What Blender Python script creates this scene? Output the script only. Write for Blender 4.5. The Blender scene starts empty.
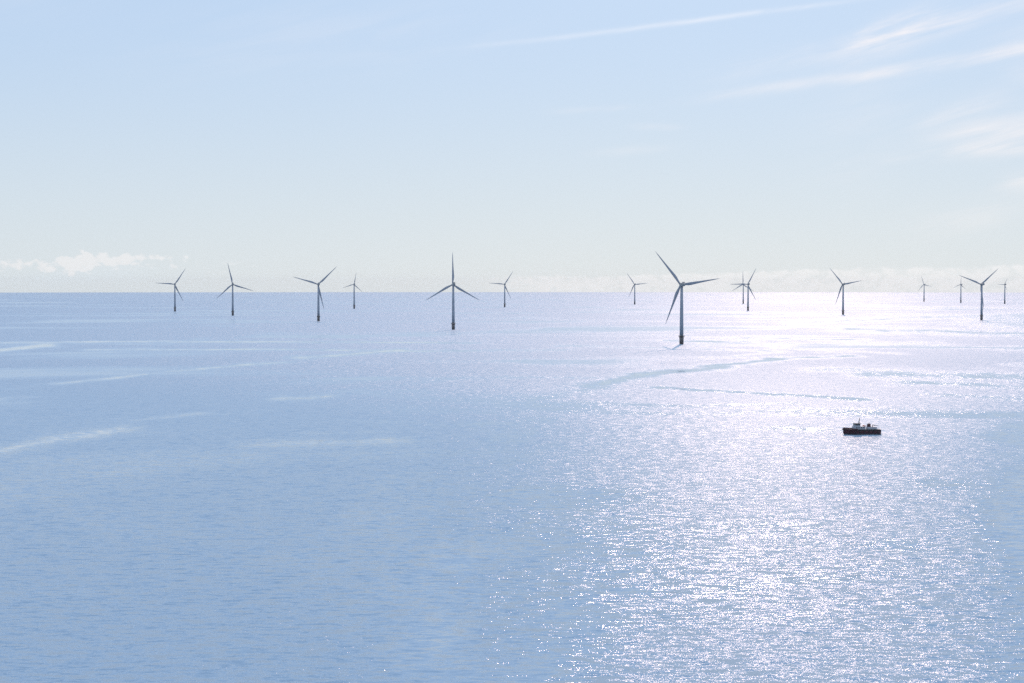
import bpy, bmesh, math, random
import numpy as np
from mathutils import Vector, Matrix

random.seed(7)
rng = np.random.default_rng(11)
SC = bpy.context.scene
COL = SC.collection

# ------------------------------------------------------------------ camera
# The lens sits on a platform 113 m above a sea that curves like the real one.
H_CAM = 113.0
F_PX = 1700.0
R_EARTH = 7.35e6                      # with refraction
ROW_EYE = 282.7                       # row of the level line in a 1024 x 683 frame
PITCH = math.atan((341.5 - ROW_EYE) / F_PX)
cam_d = bpy.data.cameras.new("camera")
cam_d.sensor_width = 36.0
cam_d.lens = F_PX / 1024 * 36.0
cam_d.clip_start = 1.0
cam_d.clip_end = 200000.0
cam = bpy.data.objects.new("camera", cam_d)
COL.objects.link(cam)
cam.location = (0, 0, H_CAM)
cam.rotation_euler = (math.pi / 2 - PITCH, 0, 0)
SC.camera = cam

# ------------------------------------------------------------------ light and exposure
SUN_EL = math.radians(23.5)
SUN_AZ = math.radians(9.2)            # to the right of +Y
SUN_STRENGTH = 0.92
SKY_STRENGTH = 0.15
EXPOSURE = -0.585
HAZE_DENSITY = 0.6e-5

SC.view_settings.view_transform = 'Standard'
SC.view_settings.look = 'None'
SC.view_settings.exposure = EXPOSURE
SC.view_settings.gamma = 1.0
SC.view_settings.use_curve_mapping = False
SC.cycles.use_denoising = False
SC.cycles.max_bounces = 4
SC.cycles.glossy_bounces = 2
SC.cycles.diffuse_bounces = 2
SC.cycles.volume_bounces = 0
SC.cycles.sample_clamp_indirect = 4.0

sun_d = bpy.data.lights.new("sun", 'SUN')
sun_d.energy = SUN_STRENGTH
sun_d.angle = math.radians(0.53)
sun_d.color = (1.0, 0.72, 0.60)
sun = bpy.data.objects.new("sun", sun_d)
COL.objects.link(sun)
to_sun = Vector((math.cos(SUN_EL) * math.sin(SUN_AZ), math.cos(SUN_EL) * math.cos(SUN_AZ), math.sin(SUN_EL)))
sun.rotation_euler = to_sun.to_track_quat('Z', 'Y').to_euler()
sun.location = (0, 0, 400)


# ------------------------------------------------------------------ node helper
class NT:
    def __init__(self, tree):
        self.t = tree
        self.n = tree.nodes
        self.l = tree.links

    def put(self, sock, v):
        if v is None:
            return
        if isinstance(v, bpy.types.NodeSocket):
            self.l.new(v, sock)
        elif isinstance(v, (tuple, list)) and sock.type == 'RGBA' and len(v) == 3:
            sock.default_value = (*v, 1.0)
        else:
            sock.default_value = v

    def m(self, op, a, b=None, c=None, clamp=False):
        n = self.n.new('ShaderNodeMath')
        n.operation = op
        n.use_clamp = clamp
        self.put(n.inputs[0], a)
        self.put(n.inputs[1], b)
        self.put(n.inputs[2], c)
        return n.outputs[0]

    def v(self, op, a, b=None, scale=None):
        n = self.n.new('ShaderNodeVectorMath')
        n.operation = op
        self.put(n.inputs[0], a)
        self.put(n.inputs[1], b)
        if scale is not None:
            self.put(n.inputs['Scale'], scale)
        return n.outputs[1] if op in ('LENGTH', 'DOT_PRODUCT') else n.outputs[0]

    def xyz(self, x, y, z):
        n = self.n.new('ShaderNodeCombineXYZ')
        for i, q in enumerate((x, y, z)):
            self.put(n.inputs[i], q)
        return n.outputs[0]

    def sep(self, v):
        n = self.n.new('ShaderNodeSeparateXYZ')
        self.put(n.inputs[0], v)
        return n.outputs

    def noise(self, vec, scale, detail=2.0, rough=0.5, dist=0.0, colour=False):
        n = self.n.new('ShaderNodeTexNoise')
        self.put(n.inputs['Vector'], vec)
        self.put(n.inputs['Scale'], scale)
        self.put(n.inputs['Detail'], detail)
        self.put(n.inputs['Roughness'], rough)
        self.put(n.inputs['Distortion'], dist)
        return n.outputs['Color'] if colour else n.outputs['Fac']

    def step(self, x, lo, hi, a=0.0, b=1.0):
        n = self.n.new('ShaderNodeMapRange')
        n.interpolation_type = 'SMOOTHSTEP'
        self.put(n.inputs['Value'], x)
        self.put(n.inputs['From Min'], lo)
        self.put(n.inputs['From Max'], hi)
        self.put(n.inputs['To Min'], a)
        self.put(n.inputs['To Max'], b)
        return n.outputs['Result']

    def mix(self, f, a, b):
        n = self.n.new('ShaderNodeMix')
        n.data_type = 'RGBA'
        self.put(n.inputs[0], f)
        self.put(n.inputs[6], a)
        self.put(n.inputs[7], b)
        return n.outputs[2]

    def attr(self, name):
        n = self.n.new('ShaderNodeAttribute')
        n.attribute_name = name
        return n.outputs['Fac']


# ------------------------------------------------------------------ sky
def az_el(px, py):
    """direction (azimuth, elevation) of a point of the sky, in radians"""
    return math.atan((px - 512) / F_PX), math.atan((ROW_EYE - py) / F_PX)


world = bpy.data.worlds.new("World")
SC.world = world
world.use_nodes = True
W = NT(world.node_tree)
W.n.clear()
out = W.n.new('ShaderNodeOutputWorld')
bg = W.n.new('ShaderNodeBackground')
bg.inputs['Strength'].default_value = SKY_STRENGTH
W.l.new(bg.outputs[0], out.inputs['Surface'])
sky = W.n.new('ShaderNodeTexSky')
sky.sky_type = 'NISHITA'
sky.sun_disc = False
sky.sun_elevation = SUN_EL
sky.sun_rotation = SUN_AZ
sky.altitude = 100
sky.air_density = 1.0
sky.dust_density = 0.4
sky.ozone_density = 2.5
tc = W.n.new('ShaderNodeTexCoord')
d = W.v('NORMALIZE', tc.outputs['Generated'])
dx, dy, dz = W.sep(d)
AZ = W.m('ARCTAN2', dx, dy)
EL = W.m('ARCSINE', dz)
# thin veil of high cloud over the whole sky, denser low down
veil_c = W.mix(W.step(EL, -0.02, 0.17), (6.85, 7.6, 8.05), (5.05, 6.55, 8.7))
veil_c = W.mix(W.step(EL, 0.155, 0.38), veil_c, (8.6, 10.2, 12.8))  # unseen upper sky, extra brightness added to lighten the sea below
col = W.mix(W.step(EL, 0.0, 0.2, 0.95, 0.86), sky.outputs[0], veil_c)


def oval(p0, p1, wid, soft=1.0):
    """soft oval along the line p0..p1 (rows and columns of sky, turned into angles)"""
    a0, e0 = az_el(*p0)
    a1, e1 = az_el(*p1)
    ca, ce = (a0 + a1) / 2, (e0 + e1) / 2
    ln = math.hypot(a1 - a0, e1 - e0) / 2
    ang = math.atan2(e1 - e0, a1 - a0)
    u = W.m('SUBTRACT', AZ, ca)
    w = W.m('SUBTRACT', EL, ce)
    s = W.m('ADD', W.m('MULTIPLY', u, math.cos(ang)), W.m('MULTIPLY', w, math.sin(ang)))
    t = W.m('SUBTRACT', W.m('MULTIPLY', w, math.cos(ang)), W.m('MULTIPLY', u, math.sin(ang)))
    # a slight bend by noise, so that no streak is ruler straight
    t = W.m('ADD', t, W.m('MULTIPLY', W.m('SUBTRACT', bend, 0.5), min(0.03, wid / F_PX * 2.4)))
    q = W.m('ADD', W.m('POWER', W.m('ABSOLUTE', W.m('DIVIDE', s, ln)), 3.0),
            W.m('POWER', W.m('ABSOLUTE', W.m('DIVIDE', t, wid * 1.2 / F_PX)), 2.0))
    return W.m('EXPONENT', W.m('MULTIPLY', q, -1.2 * soft))


flat = W.xyz(AZ, EL, 0.0)
bend = W.noise(flat, 9.0, 2.0)
# fibres: noise drawn out along a direction climbing to the right
ang = math.radians(14)
fs = W.m('ADD', W.m('MULTIPLY', AZ, math.cos(ang)), W.m('MULTIPLY', EL, math.sin(ang)))
ft = W.m('SUBTRACT', W.m('MULTIPLY', EL, math.cos(ang)), W.m('MULTIPLY', AZ, math.sin(ang)))
fib = W.noise(W.xyz(W.m('MULTIPLY', fs, 12.0), W.m('MULTIPLY', ft, 110.0), 0.0), 1.0, 5.0, 0.6, 0.6)
fib2 = W.noise(W.xyz(W.m('MULTIPLY', fs, 9.0), W.m('MULTIPLY', ft, 36.0), 3.0), 1.0, 4.0, 0.55, 0.8)
fibre = W.step(W.m('ADD', W.m('MULTIPLY', fib, 0.5), W.m('MULTIPLY', fib2, 0.5)), 0.36, 0.66)
cirrus = [
    ((840, 58), (975, 10), 13, 1.0), ((845, 48), (905, 38), 7, 0.55), ((900, 30), (1080, 2), 9, 0.6),
    ((700, 80), (860, 50), 9, 0.30), ((860, 82), (1060, 54), 5, 0.95), ((690, 102), (900, 76), 5, 0.40),
    ((915, 130), (1000, 105), 8, 0.45), ((930, 148), (1080, 128), 16, 0.75), ((930, 158), (1090, 152), 6, 0.5),
    ((870, 165), (950, 156), 4, 0.3), ((1000, 192), (1080, 178), 10, 0.6), ((1000, 82), (1060, 88), 6, 0.3),
    ((550, 112), (640, 108), 3, 0.25), ((630, 128), (680, 127), 3, 0.3), ((590, 155), (670, 148), 4, 0.2),
    ((900, 230), (1040, 212), 14, 0.3), ((120, 60), (520, 25), 30, 0.12), ((820, 190), (900, 60), 40, 0.16),
    ((1000, 60), (1300, -40), 40, 0.5), ((-300, 20), (100, -60), 50, 0.3),
]
tot = None
for p0, p1, wd, op in cirrus:
    o = W.m('MULTIPLY', oval(p0, p1, wd), op)
    tot = o if tot is None else W.m('ADD', tot, o)
cir = W.m('MULTIPLY', tot, W.m('ADD', W.m('MULTIPLY', fibre, 1.05), 0.08), clamp=True)
col = W.mix(W.m('MULTIPLY', cir, 0.62), col, (10.8, 9.9, 9.6))
# an old aircraft trail
trail = W.m('MULTIPLY', oval((492, 46), (868, 6), 2.3), W.m('ADD', 0.35, W.m('MULTIPLY', fibre, 0.9)))
col = W.mix(W.m('MULTIPLY', trail, 0.30, clamp=True), col, (10.5, 10.2, 10.4))
# low cumulus, left part of the horizon
puff = W.noise(W.xyz(W.m('MULTIPLY', AZ, 120.0), W.m('MULTIPLY', EL, 190.0), 4.0), 1.0, 6.0, 0.62, 0.3)
big = W.noise(W.xyz(W.m('MULTIPLY', AZ, 22.0), W.m('MULTIPLY', EL, 20.0), 1.0), 1.0, 2.0, 0.5)
band = W.m('ADD', oval((-80, 265), (70, 262), 7), oval((45, 260), (180, 260), 10))
edge = W.m('ADD', puff, W.m('MULTIPLY', W.m('SUBTRACT', big, 0.5), 0.5))
cum = W.step(W.m('ADD', edge, W.m('MULTIPLY', W.m('SUBTRACT', W.m('MINIMUM', band, 1.0), 1.0), 0.30)), 0.36, 0.50)
cum = W.m('MULTIPLY', cum, W.step(band, 0.05, 0.3))
cum_s = oval((10, 276), (160, 272), 8)
col = W.mix(W.m('MULTIPLY', cum_s, 0.30), col, (7.3, 8.2, 8.9))
col = W.mix(W.m('MULTIPLY', cum, 0.42, clamp=True), col, (10.0, 9.5, 9.4))
few = W.m('MULTIPLY', W.step(puff, 0.52, 0.64), W.m('ADD', oval((175, 262), (200, 262), 5), oval((205, 270), (260, 268), 4)))
col = W.mix(W.m('MULTIPLY', few, 0.35, clamp=True), col, (12.0, 11.4, 11.2))
# long low bank along the right half of the horizon
bank_top = W.m('ADD', W.step(AZ, 0.0, 0.30, math.atan((ROW_EYE - 276) / F_PX), math.atan((ROW_EYE - 266) / F_PX)),
               W.m('MULTIPLY', W.m('SUBTRACT', big, 0.5), 0.007))
bank_top = W.m('ADD', bank_top, W.m('MULTIPLY', W.m('SUBTRACT', puff, 0.5), 0.006))
bank = W.m('MULTIPLY', W.step(W.m('SUBTRACT', bank_top, EL), -0.0006, 0.0018), W.step(AZ, -0.03, 0.02))
bank = W.m('MULTIPLY', bank, W.step(puff, 0.36, 0.56, 0.3, 1.0))
bank = W.m('MULTIPLY', bank, W.step(AZ, 0.45, 0.7, 1.0, 0.0))
col = W.mix(W.m('MULTIPLY', bank, 0.42), col, (10.2, 9.9, 9.9))
W.l.new(col, bg.inputs['Color'])


# ------------------------------------------------------------------ helpers for solids
def drop(x, y):
    return -(x * x + y * y) / (2 * R_EARTH)


def sea_point(px, py):
    """where the line of sight at column px, row py meets the curved sea"""
    dxc, dzc = (px - 512) / F_PX, (341.5 - py) / F_PX
    c, s = math.cos(PITCH), math.sin(PITCH)
    v = Vector((dxc, c + dzc * s, -s + dzc * c))
    hor = math.hypot(v.x, v.y)
    b = -v.z / hor
    disc = b * b - 2 * H_CAM / R_EARTH
    r = (b - math.sqrt(max(disc, 0))) * R_EARTH
    return Vector((v.x / hor * r, v.y / hor * r, -r * r / (2 * R_EARTH)))


def principled(name, base, rough=0.5, metallic=0.0, bump=None, var=0.0, vscale=0.3, ior=1.45):
    m = bpy.data.materials.new(name)
    m.use_nodes = True
    N = NT(m.node_tree)
    b = N.n['Principled BSDF']
    b.inputs['Metallic'].default_value = metallic
    b.inputs['IOR'].default_value = ior
    g = N.n.new('ShaderNodeNewGeometry').outputs['Position']
    nz = N.noise(g, vscale, 5.0, 0.6)
    f = N.step(nz, 0.3, 0.7)
    N.put(b.inputs['Base Color'], N.mix(f, tuple(c * (1 - var) for c in base), tuple(min(1, c * (1 + var)) for c in base)))
    N.put(b.inputs['Roughness'], N.m('ADD', rough - 0.06, N.m('MULTIPLY', nz, 0.12)))
    return m


def new_obj(name, bm, mat, parent=None, smooth=False):
    bmesh.ops.recalc_face_normals(bm, faces=bm.faces)
    me = bpy.data.meshes.new(name)
    bm.to_mesh(me)
    bm.free()
    if smooth:
        me.polygons.foreach_set('use_smooth', [True] * len(me.polygons))
    me.materials.append(mat)
    o = bpy.data.objects.new(name, me)
    COL.objects.link(o)
    if parent:
        o.parent = parent
    return o


def box(bm, c, size, rot=None, bevel=0.0):
    r = bmesh.ops.create_cube(bm, size=1.0)
    vs = r['verts']
    M = Matrix.Translation(c) @ (rot.to_4x4() if rot else Matrix.Identity(4)) @ Matrix.Diagonal((*size, 1))
    bmesh.ops.transform(bm, matrix=M, verts=vs)
    if bevel:
        es = list({e for v in vs for e in v.link_edges})
        bmesh.ops.bevel(bm, geom=es, offset=bevel, segments=2, affect='EDGES', profile=0.5)


def tube(bm, p0, p1, r0, r1=None, seg=12):
    r1 = r0 if r1 is None else r1
    p0, p1 = Vector(p0), Vector(p1)
    q = (p1 - p0).to_track_quat('Z', 'Y')
    ra, rb = [], []
    for i in range(seg):
        a = 2 * math.pi * i / seg
        w = Vector((math.cos(a), math.sin(a), 0))
        ra.append(bm.verts.new(p0 + q @ (w * r0)))
        rb.append(bm.verts.new(p1 + q @ (w * r1)))
    for i in range(seg):
        j = (i + 1) % seg
        bm.faces.new((ra[i], ra[j], rb[j], rb[i]))
    bm.faces.new(ra[::-1])
    bm.faces.new(rb)


def loft(bm, rings, cap=True):
    rows = [[bm.verts.new(p) for p in ring] for ring in rings]
    n = len(rows[0])
    for a, b in zip(rows, rows[1:]):
        for i in range(n):
            j = (i + 1) % n
            bm.faces.new((a[i], a[j], b[j], b[i]))
    if cap:
        bm.faces.new(rows[0][::-1])
        bm.faces.new(rows[-1])


def lathe(bm, prof, seg=32, centre=(0, 0)):
    rings = [[Vector((centre[0] + r * math.cos(2 * math.pi * i / seg), centre[1] + r * math.sin(2 * math.pi * i / seg), z))
              for i in range(seg)] for z, r in prof]
    loft(bm, rings)


# ------------------------------------------------------------------ the sea
def build_sea():
    beta_h = math.sqrt(2 * H_CAM / R_EARTH)
    betas = list(beta_h + np.arange(0.25, 430, 1.25) / F_PX)
    radii = [(b - math.sqrt(b * b - 2 * H_CAM / R_EARTH)) * R_EARTH for b in betas]
    radii = [r for r in radii if r > 60][::-1]
    radii = [8, 40, 120, 240, 360] + [r for r in radii if r > 380]
    radii += [radii[-1] * k for k in (1.03, 1.07, 1.15, 1.3)]
    radii = np.array(radii)
    fine = np.arange(-21, 21.001, 0.14)
    coarse = np.arange(24, 337, 3.0)
    az = np.radians(np.concatenate([fine, coarse]))
    nr, na = len(radii), len(az)
    A, Rr = np.meshgrid(az, radii)
    X, Y = np.sin(A) * Rr, np.cos(A) * Rr
    Z = -Rr ** 2 / (2 * R_EARTH)
    co = np.stack([X, Y, Z], -1).reshape(-1, 3)
    co = np.concatenate([co, [[0, 0, 0]]])
    i = np.arange(nr - 1)[:, None]
    j = np.arange(na)[None, :]
    jn = (j + 1) % na
    quads = np.stack([i * na + j, (i + 1) * na + j, (i + 1) * na + jn, i * na + jn], -1).reshape(-1, 4)
    faces = [tuple(q) for q in quads.tolist()]
    c = len(co) - 1
    faces += [(c, k, (k + 1) % na) for k in range(na)]
    me = bpy.data.meshes.new("sea")
    me.from_pydata(co.tolist(), [], faces)
    me.polygons.foreach_set('use_smooth', [True] * len(me.polygons))
    bm = bmesh.new()
    bm.from_mesh(me)
    bmesh.ops.recalc_face_normals(bm, faces=bm.faces)
    bm.faces.ensure_lookup_table()
    if bm.faces[0].normal.z < 0:
        bmesh.ops.reverse_faces(bm, faces=bm.faces)
    bm.to_mesh(me)
    bm.free()
    # calm slicks: smooth lanes and pools on the water, where the wind ripples are damped
    r = np.hypot(co[:, 0], co[:, 1]) + 1e-6
    U = 512 + F_PX * np.arctan2(co[:, 0], co[:, 1])
    V = ROW_EYE + F_PX * (H_CAM / r + r / (2 * R_EARTH))
    calm = np.zeros(len(co))

    def wob(x, k):
        return np.sin(x / 37.0 + k) * 0.6 + np.sin(x / 13.0 + 2.3 * k) * 0.3

    def lane(pts, wid, op, k=0.0):
        nonlocal calm
        pts = [(512 + F_PX * math.atan((x - 512) / F_PX), y) for x, y in pts]
        best = np.full(len(co), 1e9)
        for (x0, y0), (x1, y1) in zip(pts, pts[1:]):
            L = x1 - x0
            s = np.clip((U - x0) / L, 0, 1)
            yy = y0 + (y1 - y0) * s + wob(U, k) * wid * 0.25
            ov = np.maximum(np.maximum(x0 - U, U - x1), 0)
            dd = np.hypot((V - yy) / (wid * 1.25), ov / (14 + 3 * wid))
            best = np.minimum(best, dd)
        calm = np.maximum(calm, op * np.exp(-best ** 1.4 * 1.0))

    def pool(x, y, a, b, op, tilt=0.0):
        nonlocal calm
        u = (U - x) / a
        w = (V - y - tilt * (U - x)) / b
        calm = np.maximum(calm, op * np.exp(-(u * u + w * w) ** 1.5))

    # lanes on the open blue water
    lane([(-40, 340), (150, 340.4), (300, 341.5), (470, 343)], 1.0, 0.80, 1)
    lane([(90, 348), (250, 348.5), (400, 351), (560, 350)], 1.1, 0.75, 2)
    lane([(-40, 350), (0, 347), (44, 344)], 2.2, 0.85, 3)
    lane([(0, 357), (110, 351)], 1.6, 0.4, 4)
    lane([(60, 380), (170, 370), (285, 361)], 1.8, 0.65, 5)
    lane([(300, 357), (400, 350.5)], 2.2, 0.7, 6)
    lane([(150, 346), (200, 338)], 1.6, 0.45, 6)
    lane([(0, 386), (65, 379)], 2.5, 0.3, 7)
    lane([(-60, 456), (0, 443), (60, 434), (120, 426)], 5.0, 0.75, 8)
    lane([(135, 417), (200, 411)], 1.8, 0.5, 9)
    lane([(215, 413), (285, 408)], 2.5, 0.25, 9)
    lane([(280, 398), (325, 396)], 2.8, 0.7, 1)
    lane([(330, 393), (400, 385), (470, 377)], 1.8, 0.4, 2)
    lane([(260, 444), (390, 441)], 5.0, 0.65, 3)
    lane([(315, 433), (385, 431)], 2.0, 0.45, 3)
    lane([(430, 413), (525, 407)], 2.2, 0.35, 4)
    lane([(480, 424), (540, 420)], 4.0, 0.45, 4)
    lane([(220, 402), (300, 397)], 1.6, 0.25, 4)
    lane([(0, 314.5), (300, 315)], 0.5, 0.6, 4)
    lane([(100, 325), (180, 326)], 0.6, 0.4, 4)
    pool(60, 585, 90, 8, 0.25)
    pool(240, 575, 70, 8, 0.18)
    # lanes and pools through the glitter
    lane([(530, 399), (600, 386)], 6.0, 0.6, 5)
    lane([(590, 385), (650, 374.5)], 4.5, 0.8, 5)
    lane([(640, 374), (720, 366.5)], 3.2, 0.85, 2)
    lane([(705, 366), (780, 358)], 2.2, 0.85, 6)
    lane([(765, 357.5), (850, 355)], 1.3, 0.8, 1)
    lane([(690, 361), (770, 352)], 1.2, 0.6, 3)
    lane([(672, 340.5), (745, 341.5)], 1.5, 0.85, 7)
    lane([(560, 346), (690, 348), (776, 350.5)], 1.2, 0.7, 8)
    lane([(745, 337.5), (860, 339)], 1.2, 0.75, 1)
    lane([(770, 343), (920, 341)], 1.1, 0.6, 1)
    lane([(660, 387), (740, 391.5), (860, 397)], 1.7, 0.85, 2)
    lane([(600, 311.5), (745, 312), (830, 313.5)], 0.7, 0.8, 3)
    lane([(520, 319), (640, 321), (820, 322)], 0.8, 0.45, 3)
    lane([(800, 322), (900, 317), (1060, 314)], 2.8, 0.65, 4)
    lane([(850, 328), (1060, 333)], 3.5, 0.7, 4)
    pool(1020, 320, 90, 12, 0.6)
    lane([(870, 306), (1060, 307)], 0.9, 0.5, 4)
    lane([(560, 330), (670, 331)], 1.2, 0.4, 4)
    lane([(640, 408), (720, 405), (790, 401)], 2.2, 0.5, 5)
    lane([(800, 348), (900, 352)], 1.2, 0.5, 6)
    lane([(870, 371), (1060, 374)], 5.0, 0.72, 2)
    lane([(905, 380), (1060, 384)], 4.0, 0.66, 4)
    lane([(930, 391), (1060, 394)], 3.0, 0.5, 6)
    pool(845, 368, 60, 4.0, 0.6)
    pool(1030, 346, 60, 4.0, 0.6)
    pool(1020, 430, 60, 22, 0.6)
    pool(800, 427, 55, 3.5, 0.6)
    pool(915, 432, 30, 2.2, 0.3)
    pool(690, 535, 40, 5, 0.6)
    pool(755, 535, 30, 5, 0.5)
    pool(560, 498, 105, 16, 0.62)
    pool(640, 555, 70, 7, 0.55, 0.1)
    pool(515, 440, 50, 40, 0.4)
    pool(505, 640, 150, 85, 0.62)
    pool(430, 560, 150, 100, 0.45)
    pool(1035, 520, 85, 95, 0.72)
    pool(1050, 640, 70, 80, 0.6)
    pool(735, 585, 60, 7, 0.45)
    pool(680, 548, 70, 4, 0.55)
    pool(640, 592, 60, 6, 0.6)
    pool(880, 600, 60, 6, 0.4)
    pool(900, 540, 70, 7, 0.45)
    pool(940, 480, 60, 10, 0.5)
    pool(980, 620, 50, 18, 0.3)
    calm = np.where(U < 480, calm * 1.25, calm)
    a = me.attributes.new("calm", 'FLOAT', 'POINT')
    a.data.foreach_set('value', np.clip(calm, 0, 1).astype(np.float32))

    m = bpy.data.materials.new("sea_water")
    m.use_nodes = True
    N = NT(m.node_tree)
    b = N.n['Principled BSDF']
    b.inputs['IOR'].default_value = 1.333
    geo = N.n.new('ShaderNodeNewGeometry')
    P = geo.outputs['Position']
    px, py, pz = N.sep(P)
    dist = N.m('SQRT', N.m('ADD', N.m('MULTIPLY', px, px), N.m('MULTIPLY', py, py)))
    flat = N.xyz(px, py, 0.0)
    # gusts: broad patches of more and less ripple; frayed edges on the slicks
    gust = N.noise(N.v('MULTIPLY', flat, (0.0012, 0.0019, 0)), 1.0, 5.0, 0.6, 0.5)
    fray = N.noise(N.v('MULTIPLY', flat, (0.022, 0.010, 0)), 1.0, 7.0, 0.72, 0.4)
    c = N.attr("calm")
    c = N.step(N.m('ADD', c, N.m('MULTIPLY', N.m('SUBTRACT', fray, 0.5), 1.5)), 0.10, 0.98)
    c = N.m('MULTIPLY', c, N.m('ADD', 0.6, N.m('MULTIPLY', N.attr('calm'), 0.5)), clamp=True)
    c = N.m('MAXIMUM', c, N.m('MULTIPLY', N.step(gust, 0.515, 0.62), 0.66))
    live = N.m('SUBTRACT', 1.0, N.m('MULTIPLY', c, 0.95))
    far = N.step(dist, 450.0, 3300.0)
    # four sizes of waves, each as a slope field
    def waves(sx, sy, detail, seed, rough=0.55):
        v = N.v('ADD', N.v('MULTIPLY', flat, (1 / sx, 1 / sy, 0)), (seed, seed * 1.7, seed * 0.3))
        return N.v('SUBTRACT', N.noise(v, 1.0, detail, rough, 0.0, True), (0.5, 0.5, 0.5))
    w1 = waves(8.0, 2.8, 2.0, 3.1)
    w2 = waves(3.0, 1.5, 1.0, 17.7)
    w3 = waves(1.0, 0.75, 1.0, 41.3)
    w4 = waves(0.40, 0.34, 1.0, 77.9)
    s = N.v('SCALE', w1, scale=N.m('MULTIPLY', 1.6, N.m('ADD', 0.35, N.m('MULTIPLY', live, 0.65))))
    s = N.v('ADD', s, N.v('SCALE', w2, scale=N.m('MULTIPLY', 0.75, N.m('ADD', 0.2, N.m('MULTIPLY', live, 0.8)))))
    s = N.v('MULTIPLY', s, (0.5, 1.0, 0.0))
    s = N.v('ADD', s, N.v('SCALE', w3, scale=N.m('MULTIPLY', 0.64, live)))
    s = N.v('ADD', s, N.v('SCALE', w4, scale=N.m('MULTIPLY', 0.92, live)))
    s = N.v('SCALE', s, scale=N.m('SUBTRACT', 1.0, N.m('MULTIPLY', far, 0.75)))
    s = N.v('MULTIPLY', s, N.xyz(N.m('ADD', 1.0, N.m('MULTIPLY', N.step(dist, 1150.0, 3500.0), 9.0)), 1.0, 0.0))
    nrm = N.v('NORMALIZE', N.v('ADD', geo.outputs['Normal'], s))
    N.l.new(nrm, b.inputs['Normal'])
    # ripples too small to resolve widen the highlight
    near_r, far_r = 0.19, 0.465
    N.put(b.inputs['Specular IOR Level'], N.step(dist, 1000.0, 3700.0, 0.12, 1.05))  # glitter brightness shaped through reflectivity by distance: near dimmed, far brightened
    rough = N.m('ADD', near_r, N.m('MULTIPLY', N.step(dist, 350.0, 2800.0), far_r - near_r))
    rough = N.m('MULTIPLY', rough, N.m('ADD', 0.12, N.m('MULTIPLY', live, 0.88)))
    N.l.new(rough, b.inputs['Roughness'])
    b.inputs['Base Color'].default_value = (0.29, 0.40, 0.51, 1)
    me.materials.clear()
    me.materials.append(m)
    o = bpy.data.objects.new("sea", me)
    o['kind'] = 'structure'
    COL.objects.link(o)
    return radii[-1]


SEA_R = build_sea()

# ------------------------------------------------------------------ the air
mh = bpy.data.materials.new("haze_air")
mh.use_nodes = True
nt = mh.node_tree
nt.nodes.clear()
mo = nt.nodes.new('ShaderNodeOutputMaterial')
pv = nt.nodes.new('ShaderNodeVolumePrincipled')
pv.inputs['Color'].default_value = (1.0, 1.0, 1.0, 1)
pv.inputs['Density'].default_value = HAZE_DENSITY
pv.inputs['Anisotropy'].default_value = 0.6
nt.links.new(pv.outputs[0], mo.inputs['Volume'])
bm = bmesh.new()
z0, z1 = -SEA_R ** 2 / (2 * R_EARTH) - 1.0, 205.0
box(bm, Vector((0, 0, (z0 + z1) / 2)), (2 * SEA_R + 200, 2 * SEA_R + 200, z1 - z0))
hz = new_obj("haze", bm, mh)
hz['kind'] = 'stuff'

# ------------------------------------------------------------------ wind turbines
M_TOWER = principled("painted_steel", (0.24, 0.27, 0.32), 0.45, var=0.05, vscale=0.15)
M_BLADE = principled("blade_gelcoat", (0.23, 0.255, 0.30), 0.35, var=0.04, vscale=0.2)
M_NAC = principled("nacelle_shell", (0.20, 0.21, 0.22), 0.4, var=0.05, vscale=0.3)
M_TP = principled("foundation_paint", (0.11, 0.10, 0.105), 0.6, var=0.3, vscale=0.4)
M_RAIL = principled("galvanised_rail", (0.08, 0.07, 0.06), 0.6, var=0.2, vscale=0.5)
HUB_Z, BLADE_R = 110.0, 79.0
YAW = math.radians(14.0)
AX = Vector((-math.sin(YAW), math.cos(YAW), 0))        # the way the rotor faces, away from us
RT = Vector((math.cos(YAW), math.sin(YAW), 0))
UP = Vector((0, 0, 1))
BASIS = Matrix((RT, AX, UP)).transposed()


def blade_mesh():
    bm = bmesh.new()
    st = [  # span, chord, thickness, chord centre (towards the trailing edge), twist
        (0.0, 3.0, 3.0, 0.0, 0), (3.0, 3.0, 2.9, 0.0, 0), (8.0, 3.9, 2.3, 0.35, 14), (14.0, 5.0, 1.7, 0.85, 12),
        (19.0, 5.0, 1.35, 0.95, 9), (27.0, 4.2, 1.0, 0.75, 6), (38.0, 3.2, 0.7, 0.5, 4), (50.0, 2.4, 0.45, 0.3, 2),
        (62.0, 1.7, 0.28, 0.15, 1), (70.0, 1.15, 0.18, 0.05, 0), (74.0, 0.6, 0.1, 0.0, 0), (BLADE_R - 1.6, 0.15, 0.05, -0.05, 0)]
    rings = []
    for z, c, t, off, tw in st:
        ring = []
        a = math.radians(tw)
        f = min(1.0, z / 14.0)
        for i in range(16):
            p = 2 * math.pi * i / 16
            x = math.cos(p) * c * 1.12 / 2
            sharp = 1 - f * 0.55 * max(0, math.cos(p))
            y = math.sin(p) * t / 2 * sharp
            x, y = x * math.cos(a) - y * math.sin(a), x * math.sin(a) + y * math.cos(a)
            ring.append(Vector((x + off, y + 0.0006 * z * z * 0.5, z + 1.6)))
        rings.append(ring)
    loft(bm, rings)
    bmesh.ops.recalc_face_normals(bm, faces=bm.faces)
    me = bpy.data.meshes.new("blade")
    bm.to_mesh(me)
    bm.free()
    me.polygons.foreach_set('use_smooth', [True] * len(me.polygons))
    me.materials.append(M_BLADE)
    return me


BLADE = blade_mesh()
HUB_OFF = 6.2


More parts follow.
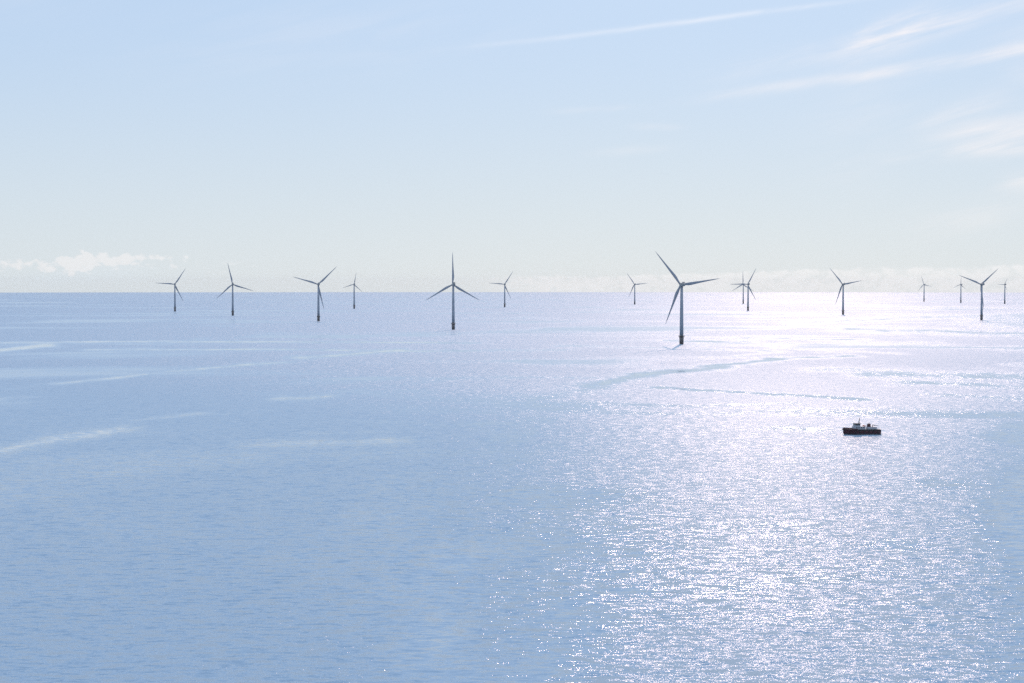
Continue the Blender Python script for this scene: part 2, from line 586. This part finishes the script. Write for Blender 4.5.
def make_turbine():
    root = bpy.data.objects.new("wind_turbine", None)
    COL.objects.link(root)
    bm = bmesh.new()
    lathe(bm, [(15.5, 3.6), (40, 3.4), (70, 3.0), (HUB_Z - 2.8, 2.4)], 40)
    new_obj("tower", bm, M_TOWER, root, True)
    bm = bmesh.new()
    lathe(bm, [(-14.0, 3.75), (3.0, 3.75), (3.05, 3.95), (14.6, 3.95)], 40)
    tp = new_obj("transition_piece", bm, M_TP, root, True)
    bm = bmesh.new()
    lathe(bm, [(14.62, 4.6), (14.65, 5.9), (15.1, 5.9), (15.12, 3.7)], 32)
    for k in range(8):
        a = 2 * math.pi * (k + .5) / 8
        tube(bm, (3.9 * math.cos(a), 3.9 * math.sin(a), 12.0), (5.7 * math.cos(a), 5.7 * math.sin(a), 14.65), 0.14, seg=6)
    new_obj("platform", bm, M_RAIL, tp)
    bm = bmesh.new()
    for zz in (15.7, 16.25):
        for k in range(32):
            a0, a1 = 2 * math.pi * k / 32, 2 * math.pi * (k + 1) / 32
            tube(bm, (5.8 * math.cos(a0), 5.8 * math.sin(a0), zz), (5.8 * math.cos(a1), 5.8 * math.sin(a1), zz), 0.05, seg=5)
    for k in range(16):
        a = 2 * math.pi * k / 16
        tube(bm, (5.8 * math.cos(a), 5.8 * math.sin(a), 15.1), (5.8 * math.cos(a), 5.8 * math.sin(a), 16.3), 0.05, seg=5)
    new_obj("railing", bm, M_RAIL, tp)
    bm = bmesh.new()
    for s in (-0.9, 0.9):
        tube(bm, (s, -5.5, -3), (s, -5.5, 9.5), 0.22, seg=8)
        for zz in (1.5, 5, 8.5):
            tube(bm, (s, -5.5, zz), (s, -3.8, zz), 0.14, seg=6)
    for k in range(24):
        tube(bm, (-0.3, -5.0, 0.5 + k * 0.58), (0.3, -5.0, 0.5 + k * 0.58), 0.03, seg=5)
    for s in (-0.3, 0.3):
        tube(bm, (s, -5.0, 0), (s, -5.0, 14.5), 0.05, seg=5)
    new_obj("boat_landing", bm, M_RAIL, tp)
    # nacelle: rounded box, its tail towards us
    bm = bmesh.new()
    rings = []
    for y, w, h, zc in [(4.2, 2.3, 2.3, 0), (3.4, 3.0, 3.0, 0), (0, 3.2, 3.2, .05), (-6, 3.2, 3.2, .1), (-11.0, 3.0, 2.9, .2), (-12.2, 2.5, 2.3, .3)]:
        ring = []
        for i in range(24):
            p = 2 * math.pi * i / 24
            cx, sx = math.cos(p), math.sin(p)
            k = (abs(cx) ** 5 + abs(sx) ** 5) ** (-1 / 5)
            ring.append(BASIS @ Vector((cx * k * w, y, sx * k * h + zc)) + Vector((0, 0, HUB_Z)))
        rings.append(ring)
    loft(bm, rings)
    nac = new_obj("nacelle", bm, M_NAC, root, True)
    bm = bmesh.new()
    R3 = BASIS
    box(bm, BASIS @ Vector((0, -9.6, 4.3)) + Vector((0, 0, HUB_Z)), (5.2, 1.4, 1.8), R3, 0.15)
    new_obj("cooler", bm, M_NAC, nac)
    bm = bmesh.new()
    rings = []
    for y, r in [(4.25, 2.2), (5.0, 2.6), (6.5, 2.6), (7.8, 2.2), (8.7, 1.4), (9.1, 0.4)]:
        rings.append([BASIS @ Vector((r * math.cos(2 * math.pi * i / 24), y, r * math.sin(2 * math.pi * i / 24))) + Vector((0, 0, HUB_Z)) for i in range(24)])
    loft(bm, rings)
    new_obj("rotor_hub", bm, M_NAC, root, True)
    for k in range(3):
        b = bpy.data.objects.new("blade", BLADE)
        COL.objects.link(b)
        b.parent = root
    return root


def set_rotor(root, theta, size=1.0):
    k = 0
    for ch in root.children:
        if ch.name.startswith("blade"):
            a = math.radians(theta + 120 * k)
            zz = RT * math.sin(a) + UP * math.cos(a)      # along the blade
            xx = RT * math.cos(a) - UP * math.sin(a)      # clockwise side
            yy = zz.cross(xx)
            M = Matrix((xx, yy, zz)).transposed().to_4x4()
            M = M @ Matrix.Scale(size, 4)
            M.translation = AX * HUB_OFF + UP * HUB_Z
            ch.matrix_parent_inverse = Matrix.Identity(4)
            ch.matrix_local = M
            k += 1


def copy_tree(o, parent=None):
    c = o.copy()
    COL.objects.link(c)
    c.parent = parent
    for ch in o.children:
        copy_tree(ch, c)
    return c


TURBINES = [  # column of the tower, row of the waterline, first blade's angle clockwise from upright, label
    (681.5, 344.2, -38.5, "largest and nearest wind turbine, dark against bright glitter, with dark foundation at the waterline"),
    (453.3, 329.6, 0.0, "second largest wind turbine, one blade pointing straight up, just left of the glitter"),
    (318.5, 321.2, 46.7, "wind turbine with blades in a Y, third blade hanging beside its tower, on blue water"),
    (232.8, 315.4, -12.3, "wind turbine second from the left end, top blade tipped slightly left"),
    (175.0, 311.4, 34.0, "leftmost wind turbine of the farm, a blade reaching straight left, beside the low cumulus cloud"),
    (354.2, 308.7, 12.0, "smallest wind turbine on the blue water, thin and far away, between two larger turbines"),
    (504.7, 307.0, 34.5, "small distant wind turbine at the glitter's left edge, right of the second largest turbine"),
    (634.7, 304.5, -35.0, "small distant wind turbine left of the largest turbine, standing in bright water"),
    (743.2, 303.8, 0.0, "far wind turbine with an upright blade, overlapped by the nearer turbine just right of it"),
    (748.0, 310.7, 30.0, "nearer turbine of the overlapping pair, blades crossing the far turbine on its left"),
    (843.0, 314.7, -40.0, "medium wind turbine above and left of the red boat, one blade reaching up left"),
    (924.0, 301.6, -17.0, "faintest and farthest wind turbine, left one of the two tiny turbines over bright water"),
    (960.8, 302.9, 8.0, "tiny distant wind turbine just under the blade tip of the larger turbine at the right"),
    (981.5, 320.2, 51.0, "large wind turbine at the right with blades in a wide V and nacelle turned aside"),
    (1004.7, 303.9, 30.0, "rightmost tiny wind turbine at the edge of the view"),
]
# a few turbines on the far side of the farm have shorter blades
ROTOR_SIZE = {5: 0.70, 11: 0.78, 12: 0.62, 14: 0.55}
proto = make_turbine()
for n, (tx, ty, th, lab) in enumerate(TURBINES):
    t = proto if n == 0 else copy_tree(proto)
    t.location = sea_point(tx, ty)
    t['label'] = lab
    t['category'] = "wind turbine"
    t['group'] = "wind turbines of the offshore farm"
    set_rotor(t, th, ROTOR_SIZE.get(n, 1.0))


# ------------------------------------------------------------------ the boat
def build_boat():
    M_HULL = principled("hull_red", (0.05, 0.008, 0.014), 0.45, var=0.1, vscale=0.5)
    M_BOOT = principled("antifouling", (0.012, 0.012, 0.02), 0.6, var=0.2, vscale=0.5)
    M_RUB = principled("black_rubber", (0.012, 0.012, 0.014), 0.7, var=0.2, vscale=1.0)
    M_DECK = principled("deck_paint", (0.05, 0.06, 0.06), 0.7, var=0.3, vscale=1.0)
    M_WH = principled("white_paint", (0.32, 0.33, 0.36), 0.4, var=0.08, vscale=0.6)
    M_GL = principled("window_glass", (0.01, 0.012, 0.016), 0.08, var=0.1, vscale=1.0, ior=1.5)
    M_ORG = principled("orange_raft", (0.55, 0.12, 0.02), 0.6, var=0.1, vscale=1.0)
    root = bpy.data.objects.new("work_boat", None)
    COL.objects.link(root)
    # local axes: +X to the bow, +Y to port, Z up
    L = 28.0
    st = [  # x, half beam at deck, half beam at water, deck height, keel depth
        (-13.6, 3.3, 3.1, 3.7, -0.4), (-10, 3.6, 3.4, 3.6, -1.3), (-4, 3.7, 3.6, 3.55, -1.7), (2, 3.7, 3.5, 3.6, -1.8),
        (7, 3.4, 2.9, 3.8, -1.7), (10.5, 2.6, 1.6, 4.1, -1.3), (12.4, 1.7, 0.6, 4.3, -0.6), (13.6, 0.9, 0.12, 4.45, 0.3), (14.4, 0.25, 0.06, 4.5, 1.9)]
    def section(x, bd, bw, hd, kd, inset=0.0):
        pts = []
        prof = [(0.0, kd), (bw * 0.75, kd * 0.6), (bw, 0.0 if kd < 0 else kd + 0.1), ((bw + bd) / 2, max(hd * 0.5, kd + .3)), (bd, hd)]
        for y, z in prof:
            pts.append(Vector((x, y, z)))
        for y, z in prof[:0:-1]:
            pts.append(Vector((x, -y, z)))
        return pts
    bm = bmesh.new()
    loft(bm, [section(*s) for s in st])
    hull = new_obj("hull", bm, M_HULL, root)
    bm = bmesh.new()
    # black belt just over the water, 4 cm proud of the plating
    for sg in (1, -1):
        prev = None
        for x, bd, bw, hd, kd in st[:-1]:
            lo = Vector((x, sg * (bw + 0.05), -0.25))
            hi = Vector((x, sg * (bw + (bd - bw) * 0.30 + 0.06), 1.0))
            cur = [bm.verts.new(lo), bm.verts.new(hi), bm.verts.new(hi - Vector((0, sg * 0.12, 0))), bm.verts.new(lo - Vector((0, sg * 0.12, 0)))]
            if prev:
                for i in range(4):
                    bm.faces.new((prev[i], prev[(i + 1) % 4], cur[(i + 1) % 4], cur[i]))
            prev = cur
    new_obj("boot_stripe", bm, M_BOOT, hull)
    bm = bmesh.new()
    for sg in (1, -1):
        for s0, s1 in zip(st, st[1:]):
            tube(bm, (s0[0], sg * (s0[1] + 0.08), s0[3] - 0.25), (s1[0], sg * (s1[1] + 0.08), s1[3] - 0.25), 0.26, seg=8)
        for k in range(7):       # tyre fenders
            x = -11 + k * 3.4
            box(bm, Vector((x, sg * 3.85, 2.2)), (1.0, 0.35, 1.1), None, 0.15)
    box(bm, Vector((14.3, 0, 4.0)), (1.3, 2.6, 1.1), None, 0.3)
    new_obj("fender", bm, M_RUB, hull)
    bm = bmesh.new()
    box(bm, Vector((-1.0, 0, 3.72)), (24.0, 6.2, 0.16))
    new_obj("deck", bm, M_DECK, root)
    # bulwark round the bow
    bm = bmesh.new()
    for sg in (1, -1):
        pts = [(4.0, 3.62, 3.75), (7, 3.4, 3.9), (10.5, 2.6, 4.15), (12.4, 1.7, 4.35), (13.6, 0.9, 4.5), (14.3, 0.25, 4.55)]
        for a, b in zip(pts, pts[1:]):
            q = [Vector((a[0], sg * a[1], a[2])), Vector((b[0], sg * b[1], b[2]))]
            h = 0.75
            vs = [bm.verts.new(q[0]), bm.verts.new(q[1]), bm.verts.new(q[1] + Vector((0, 0, h))), bm.verts.new(q[0] + Vector((0, 0, h)))]
            vi = [bm.verts.new(v.co - Vector((0, sg * 0.1, 0))) for v in vs]
            bm.faces.new(vs)
            bm.faces.new(vi[::-1])
            for i in range(4):
                bm.faces.new((vs[i], vi[i], vi[(i + 1) % 4], vs[(i + 1) % 4]))
    new_obj("bulwark", bm, M_HULL, root)
    # lower deckhouse and wheelhouse
    bm = bmesh.new()
    box(bm, Vector((2.5, 0, 4.95)), (9.0, 5.0, 2.3), None, 0.2)
    house = new_obj("deckhouse", bm, M_WH, root)
    for x in (-0.6, 1.2, 3.0, 4.8):
        for sg in (1, -1):
            bm = bmesh.new()
            box(bm, Vector((x, sg * 2.52, 5.25)), (1.0, 0.08, 0.7), None, 0.02)
            new_obj("window", bm, M_GL, house)
    bm = bmesh.new()
    v = []
    for z, x0, x1, w in [(6.1, 1.8, 6.2, 2.1), (7.0, 1.8, 6.4, 2.15), (8.0, 2.0, 5.9, 1.95)]:
        v.append([Vector((x0, -w, z)), Vector((x1, -w, z)), Vector((x1, w, z)), Vector((x0, w, z))])
    loft(bm, v)
    wh = new_obj("wheelhouse", bm, M_WH, root)
    bm = bmesh.new()
    box(bm, Vector((4.0, 0, 8.1)), (5.2, 4.7, 0.24), None, 0.08)
    new_obj("roof", bm, M_RUB, wh)
    for sg in (1, -1):
        for x in (2.65, 3.9, 5.15):
            bm = bmesh.new()
            box(bm, Vector((x, sg * 2.1, 7.4)), (1.1, 0.12, 0.95), Matrix.Rotation(sg * math.radians(11), 3, 'X'), 0.02)
            new_obj("window", bm, M_GL, wh)
    for y in (-1.35, 0, 1.35):
        bm = bmesh.new()
        box(bm, Vector((6.18, y, 7.45)), (0.12, 1.2, 0.9), Matrix.Rotation(math.radians(-26), 3, 'Y'), 0.02)
        new_obj("window", bm, M_GL, wh)
    # mast with yards, radar and lamps
    bm = bmesh.new()
    tube(bm, (2.3, 0, 8.2), (2.0, 0, 12.3), 0.27, 0.18, 10)
    tube(bm, (2.6, -0.7, 8.2), (2.1, 0, 11.0), 0.08, seg=6)
    tube(bm, (2.6, 0.7, 8.2), (2.1, 0, 11.0), 0.08, seg=6)
    tube(bm, (2.1, -1.3, 10.6), (2.1, 1.3, 10.6), 0.07, seg=6)
    tube(bm, (2.05, -0.8, 11.7), (2.05, 0.8, 11.7), 0.05, seg=6)
    mast = new_obj("mast", bm, M_RUB, root)
    bm = bmesh.new()
    box(bm, Vector((2.7, 0, 9.6)), (0.3, 2.0, 0.22), None, 0.05)
    tube(bm, (2.7, 0, 9.0), (2.7, 0, 9.5), 0.16, seg=8)
    new_obj("radar", bm, M_WH, mast)
    bm = bmesh.new()
    bm.free()
    for x, y, h in ((5.4, 1.8, 2.0), (5.4, -1.8, 1.6), (1.9, 1.9, 2.4)):
        bm = bmesh.new()
        tube(bm, (x, y, 8.2), (x, y, 8.2 + h), 0.035, 0.02, 5)
        new_obj("antenna", bm, M_RUB, wh)
    # after part: funnel casing, crane, raft canister, rails
    bm = bmesh.new()
    box(bm, Vector((-7.2, 0, 4.75)), (7.0, 4.4, 1.9), None, 0.2)
    new_obj("aft_cabin", bm, M_WH, root)
    bm = bmesh.new()
    v = []
    for z, x0, x1, w in [(5.6, -6.4, -3.8, 1.2), (7.9, -6.2, -4.2, 1.0)]:
        v.append([Vector((x0, -w, z)), Vector((x1, -w, z)), Vector((x1, w, z)), Vector((x0, w, z))])
    loft(bm, v)
    fn = new_obj("funnel", bm, M_HULL, root)
    bm = bmesh.new()
    bm.free()
    for y in (-0.5, 0.5):
        bm = bmesh.new()
        tube(bm, (-5.2, y, 7.9), (-5.4, y, 8.5), 0.17, seg=8)
        new_obj("exhaust_pipe", bm, M_RUB, fn)
    bm = bmesh.new()
    tube(bm, (-7.6, 1.2, 5.7), (-7.6, 1.2, 7.3), 0.28, 0.22, 10)
    tube(bm, (-7.6, 1.2, 7.2), (-11.8, 1.2, 6.5), 0.2, 0.14, 8)
    tube(bm, (-7.6, 1.2, 6.3), (-9.6, 1.2, 6.8), 0.09, seg=6)
    new_obj("crane", bm, M_RUB, root)
    bm = bmesh.new()
    for sg in (1, -1):
        for zz in (4.35, 4.85):
            tube(bm, (-13.2, sg * 3.2, zz), (3.5, sg * 3.5, zz), 0.035, seg=5)
        for k in range(10):
            x = -13.2 + k * 1.85
            y = sg * (3.2 + 0.3 * k / 9)
            tube(bm, (x, y, 3.7), (x, y, 4.87), 0.04, seg=5)
    tube(bm, (-13.2, -3.2, 4.85), (-13.2, 3.2, 4.85), 0.035, seg=5)
    new_obj("railing", bm, M_WH, root)
    for x, y in ((-1.6, 1.9), (-1.6, -1.9)):
        bm = bmesh.new()
        tube(bm, (x - 0.6, y, 6.45), (x + 0.6, y, 6.45), 0.32, seg=12)
        new_obj("raft_canister", bm, M_ORG, root)
    root.location = sea_point(862.0, 434.4)
    root.rotation_euler = (0, 0, math.radians(180 + 5))
    root['label'] = "dark red work boat with pale wheelhouse and mast, sailing left through the sun glitter"
    root['category'] = "boat"


build_boat()
